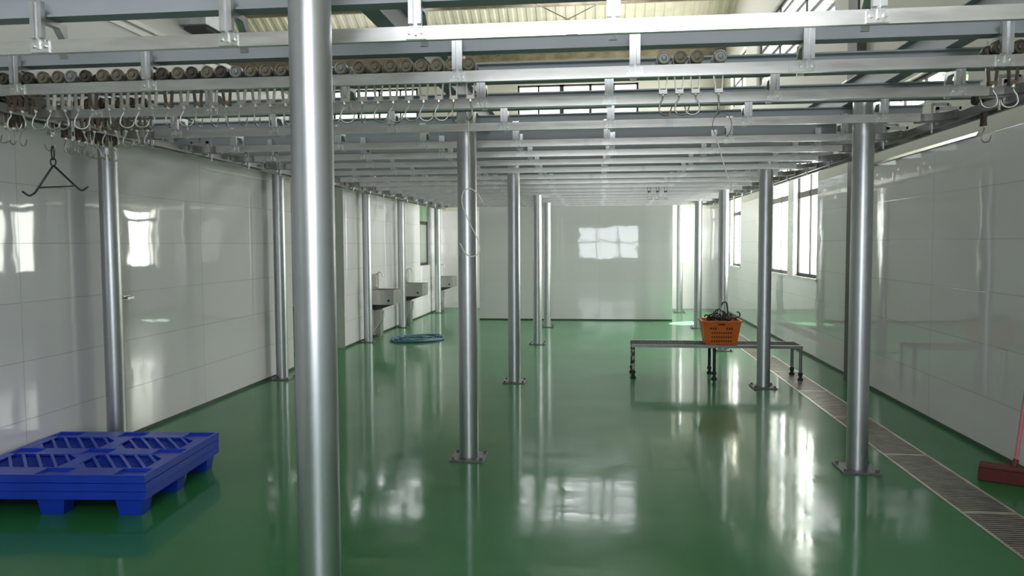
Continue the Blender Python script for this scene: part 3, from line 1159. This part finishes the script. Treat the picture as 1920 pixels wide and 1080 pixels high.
# ------------------------------------------------------------------ low bench
BX0, BX1, BY0, BY1, BZ = 0.38, 2.34, 9.22, 9.66, 0.405
t = thing('low_bench', 'low dark steel bench with thin legs standing across the green floor', 'bench', ((BX0 + BX1) / 2, (BY0 + BY1) / 2, 0))
loc = t.location.copy()
hx, hy = (BX1 - BX0) / 2, (BY1 - BY0) / 2
b = MB()
b.box(-hx, hx, -hy + 0.03, hy - 0.03, BZ - 0.03, BZ - 0.004)
for k in range(48):
    x = -hx + 0.03 + k * (2 * hx - 0.06) / 47
    b.box(x - 0.006, x + 0.006, -hy + 0.03, hy - 0.03, BZ - 0.004, BZ)
b.build('top', M['bench_steel'], t)
b = MB()
b.box(-hx, hx, -hy, -hy + 0.03, BZ - 0.035, BZ).box(-hx, hx, hy - 0.03, hy, BZ - 0.035, BZ)
b.build('edge_rail', M['bench_edge'], t)
for x, mt_ in ((-hx + 0.02, 'bench_rust'), (-0.02, 'bench_steel'), (hx - 0.02, 'bench_edge')):
    for y in (-hy + 0.018, hy - 0.018):
        lg = MB().cyl((x, y, 0.06), (x, y, BZ - 0.035), 0.018, n=14).build('leg', M[mt_], t)
        if mt_ == 'bench_rust':
            lg['label'] = 'rust-stained bench leg with flaking pale paint'
        MB().lathe([(0.03, 0), (0.034, 0.012), (0.02, 0.03), (0.016, 0.05), (0.026, 0.055), (0.026, 0.085), (0.018, 0.095)], (x, y, 0), (0, 0, 1), 12).build('foot', M['bench_steel'], lg)

# ------------------------------------------------------------------ orange crate
CX, CY = 1.425, 9.42
t = thing('plastic_crate', 'orange plastic crate full of dark hooks, on the low bench', 'crate', (CX, CY, BZ))
lo_o, hi_o, HC = (-0.178, 0.178, -0.15, 0.15), (-0.222, 0.222, -0.19, 0.19), 0.285
b = MB()


def lerp_rect(k, inset=0.0):
    a = [lo_o[i] + (hi_o[i] - lo_o[i]) * k for i in range(4)]
    return (a[0] + inset, a[1] - inset, a[2] + inset, a[3] - inset)


b.frustum(lerp_rect(0), lerp_rect(1), 0, HC, True, False)
b.frustum(lerp_rect(0.03, 0.006), lerp_rect(1, 0.006), 0.009, HC, True, False)
b.build('body', M['crate'], t)
r = lerp_rect(1)
rim = MB()
rim.box(r[0] - 0.012, r[1] + 0.012, r[2] - 0.012, r[2] + 0.006, HC - 0.018, HC).box(r[0] - 0.012, r[1] + 0.012, r[3] - 0.006, r[3] + 0.012, HC - 0.018, HC)
rim.box(r[0] - 0.012, r[0] + 0.006, r[2] + 0.006, r[3] - 0.006, HC - 0.018, HC).box(r[1] - 0.006, r[1] + 0.012, r[2] + 0.006, r[3] - 0.006, HC - 0.018, HC)
rim.build('rim', M['crate'], t)
sl = MB()


def front_y(z):
    return lo_o[2] + (hi_o[2] - lo_o[2]) * z / HC


def flush(nm):
    global sl
    sl.build(nm, M['crate_dark'], t)
    sl = MB()


def slot(x0, x1, z0, z1):
    ya, yb = front_y(z0), front_y(z1)
    q = len(sl.v)
    e = 0.0012
    for x in (x0, x1):
        for (y, z) in ((ya - e, z0), (ya + 0.004, z0), (yb + 0.004, z1), (yb - e, z1)):
            sl.v.append((x, y, z))
    for f in ((0, 1, 2, 3), (7, 6, 5, 4), (0, 4, 5, 1), (1, 5, 6, 2), (2, 6, 7, 3), (3, 7, 4, 0)):
        sl.face([q + i_ for i_ in f])


slot(-0.045, 0.035, 0.232, 0.250)
flush('hand_hole')
for x in (-0.135, -0.105, -0.078):
    slot(x, x + 0.018, 0.180, 0.205)
for x in (0.05, 0.078, 0.105):
    slot(x, x + 0.018, 0.180, 0.205)
flush('slot_row')
for z in (0.130, 0.080, 0.032):
    for k in range(9):
        x = -0.118 + k * 0.027
        slot(x, x + 0.017, z, z + 0.02)
    if z > 0.05:
        flush('slot_row')
flush('slot_row')

hk = MB()
hp = [(-0.09, 0, 0.01)] + [(-0.09 + 0.02 * k, 0, 0.0) for k in range(1, 6)] + [(0.03 + 0.035 * math.sin(a), 0, 0.035 - 0.035 * math.cos(a)) for a in [k / 8 * PI * 1.05 for k in range(1, 9)]]
h0 = MB().tube(hp, 0.0085, 8).build('meat_hook', M['dark_steel'])
tag(h0, '', 'hook', 'hooks heaped in the crate')
base = Vector((CX, CY, BZ + HC))
cnt = 0
for k in range(34):
    o = h0 if k == 0 else h0.copy()
    if k:
        COL.objects.link(o)
    o['label'] = 'dark rusty iron hook in the heap filling the orange crate'
    rx = random.uniform(-0.13, 0.13)
    ry = random.uniform(-0.10, 0.10)
    hgt = 0.075 * (1 - (rx / 0.19) ** 2) * random.uniform(-0.3, 1.0) - 0.015
    o.location = base + Vector((rx, ry, hgt))
    o.rotation_euler = (random.uniform(0, 6.3), random.uniform(-1.1, 0.9), random.uniform(0, 6.3))
o = h0.copy()
COL.objects.link(o)
del o['group']
o['label'] = 'iron hook standing up highest at the right of the crate heap'
o.location = base + Vector((0.085, -0.02, 0.15))
o.rotation_euler = (0.1, PI / 2 + PI - 0.1, 0.3)
o = h0.copy()
COL.objects.link(o)
del o['group']
o['label'] = 'iron hook poking over the right rim of the orange crate'
o.location = base + Vector((0.17, 0.0, 0.02))
o.rotation_euler = (0, 0.05, 0.1)


# ------------------------------------------------------------------ wash basins
def make_basin():
    t = thing('wash_basin', '', 'basin')
    # local: wall at x=0, front at +x, near end at y=0, far end at y=0.5
    D, L, z0, z1 = 0.42, 0.52, 0.57, 0.82
    b = MB()
    th = 0.006
    b.box(0.0, D, 0, th, z0, z1).box(0.0, D, L - th, L, z0, z1).box(D - th, D, th, L - th, z0, z1).box(0.0, th, th, L - th, z0, z1)
    b.box(th, D - th, th, L - th, z0, z0 + th)
    b.box(-0.0, D + 0.012, -0.012, 0.0, z1 - 0.014, z1).box(D, D + 0.012, 0, L, z1 - 0.014, z1).box(0, D + 0.012, L, L + 0.012, z1 - 0.014, z1)
    b.build('basin', M['stainless'], t)
    MB().box(0.0, 0.012, 0.0, L, z1, z1 + 0.27).build('backsplash', M['stainless'], t)
    MB().cyl((D - 0.09, -0.004, z0 + 0.07), (D - 0.09, 0.0, z0 + 0.07), 0.022, n=16).build('overflow_hole', M['dark_steel'], t)
    w = MB()
    w.prism([(0.0, z0), (D - 0.03, z0), (D - 0.24, z0 - 0.075), (0.06, z0 - 0.10), (0, z0 - 0.10)], lambda p: (p[0], 0.12, p[1]), lambda p: (p[0], 0.4, p[1]))
    w.build('bracket', M['dark_steel'], t)
    MB().box(0.0, 0.12, 0.22, 0.40, 0.0, z0 - 0.10).build('pedestal', M['stainless'], t)
    MB().tube(smooth_pts([(0.2, 0.16, z0 - 0.12), (0.17, 0.14, 0.3), (0.05, 0.12, 0.12), (0.03, 0.12, 0.02)], 4), 0.018, 10).build('drain_pipe', M['galv'], t)
    fp = [(0.05, 0.26, z1), (0.05, 0.26, z1 + 0.22), (0.06, 0.26, z1 + 0.27), (0.10, 0.26, z1 + 0.30), (0.15, 0.26, z1 + 0.28), (0.165, 0.26, z1 + 0.22)]
    fc = MB().tube(smooth_pts(fp, 4), 0.011, 10)
    fc.box(0.0, 0.05, 0.245, 0.275, z1 + 0.05, z1 + 0.08)
    fc.build('faucet', M['bolt'], t)
    return t


wb = make_basin()
kb = tree_of(wb)
for i, (y, lab) in enumerate(((12.9, 'nearest stainless wash basin on the left wall with tall backsplash'), (15.05, 'second stainless wash basin on the left wall, in the middle'), (18.3, 'farthest stainless wash basin, in the back left corner'))):
    if i == 0:
        wb.location = (XL + 0.001, y, 0)
        wb['label'], wb['group'] = lab, 'wash basins on the left wall'
    else:
        dup(wb, (XL + 0.001, y, 0), label=lab, kids=kb)

# ------------------------------------------------------------------ blue hose coil on the floor
hp = []
cx0, cy0 = -3.10, 12.72
for k in range(22 * 15):
    a = k / 22 * 2 * PI
    tt = k / (22 * 15)
    rr = 0.10 + 0.33 * abs(math.sin(tt * 9.0 + 0.4)) + 0.03 * math.sin(a * 3.1)
    ox, oy = 0.05 * math.sin(tt * 17), 0.10 * math.cos(tt * 13)
    hp.append((cx0 + ox + rr * 1.02 * math.cos(a), cy0 + oy + rr * 1.15 * math.sin(a), 0.010 + 0.022 * abs(math.sin(tt * 23 + a * 0.5)) * (0.4 + 0.6 * tt)))
hp += [(cx0 + 0.2, cy0 + 0.2, 0.03), (cx0 + 0.1, cy0 - 0.1, 0.05), (cx0 + 0.32, cy0 + 0.05, 0.04)]
tag(MB().tube(hp, 0.0075, 8).build('hose_coil', M['hose']), 'loose coil of thin blue hose lying on the floor by the basins', 'hose')

# ------------------------------------------------------------------ broom at the right edge
t = thing('broom', 'red floor broom with pink handle against the right wall', 'broom', (2.70, 5.40, 0), math.radians(-28))
b = MB().prism([(-0.055, 0.002), (0.055, 0.002), (0.040, 0.085), (-0.040, 0.085)], lambda p: (-0.17, p[0], p[1]), lambda p: (0.17, p[0], p[1]))
b.build('bristles', M['broom_red'], t, bevel=0.006)
b = MB().box(-0.165, 0.165, -0.036, 0.036, 0.085, 0.115)
b.cyl((0.03, 0.0, 0.112), (0.042, 0.014, 0.16), 0.018, n=12)
b.build('head', M['broom_head'], t, bevel=0.006)
MB().cyl((0.04, 0.012, 0.15), (0.14, 0.09, 1.25), 0.0125, n=14).build('handle', M['broom_pink'], t)

# ------------------------------------------------------------------ small fittings
t = thing('door_latch', 'small stainless latch on the left tiled wall right of the post', 'latch', (XL, 6.03, 1.17))
MB().box(0.0, 0.012, -0.05, 0.05, -0.018, 0.018).build('plate', M['stainless'], t)
MB().cyl((0.012, 0.02, 0), (0.055, 0.02, 0), 0.013, n=14).box(0.04, 0.058, -0.06, 0.03, -0.009, 0.009).build('lever', M['stainless'], t)

t = thing('vent_box', 'grey sheet metal box with dark underside high on the upper left wall', 'duct', (XL + 0.0, 7.3, 3.68))
MB().box(-0.02, 0.25, -0.28, 0.30, 0.0, 0.55).build('casing', M['duct'], t)
MB().box(0.0, 0.22, -0.22, 0.26, -0.03, 0.0).build('bottom_panel', M['duct_dark'], t)  # dark panel under the casing

# tree beyond the upper right window
t = thing('tree', 'green leafy tree seen through the upper right window', 'tree', (6.4, 16.6, 0))
MB().tube([(0, 0, -1), (0.1, 0, 2.5), (0.0, 0.1, 5.2)], [0.16, 0.12, 0.05], 10).build('trunk', M['bark'], t)
lf = MB()
for k in range(1500):
    d = Vector((random.gauss(0, 1), random.gauss(0, 1), random.gauss(0, 1))).normalized() * (1.9 * random.random() ** 0.4)
    c = Vector((d.x * 0.9, d.y * 1.3, 6.2 + d.z))
    n1 = Vector((random.gauss(0, 1), random.gauss(0, 1), random.gauss(0, 1))).normalized()
    n2 = n1.orthogonal().normalized()
    s = random.uniform(0.07, 0.13)
    q = len(lf.v)
    lf.v += [tuple(c + n1 * s), tuple(c + n2 * s * 0.5), tuple(c - n1 * s), tuple(c - n2 * s * 0.5)]
    lf.face([q, q + 1, q + 2, q + 3])
lf.build('foliage', M['leaf'], t)
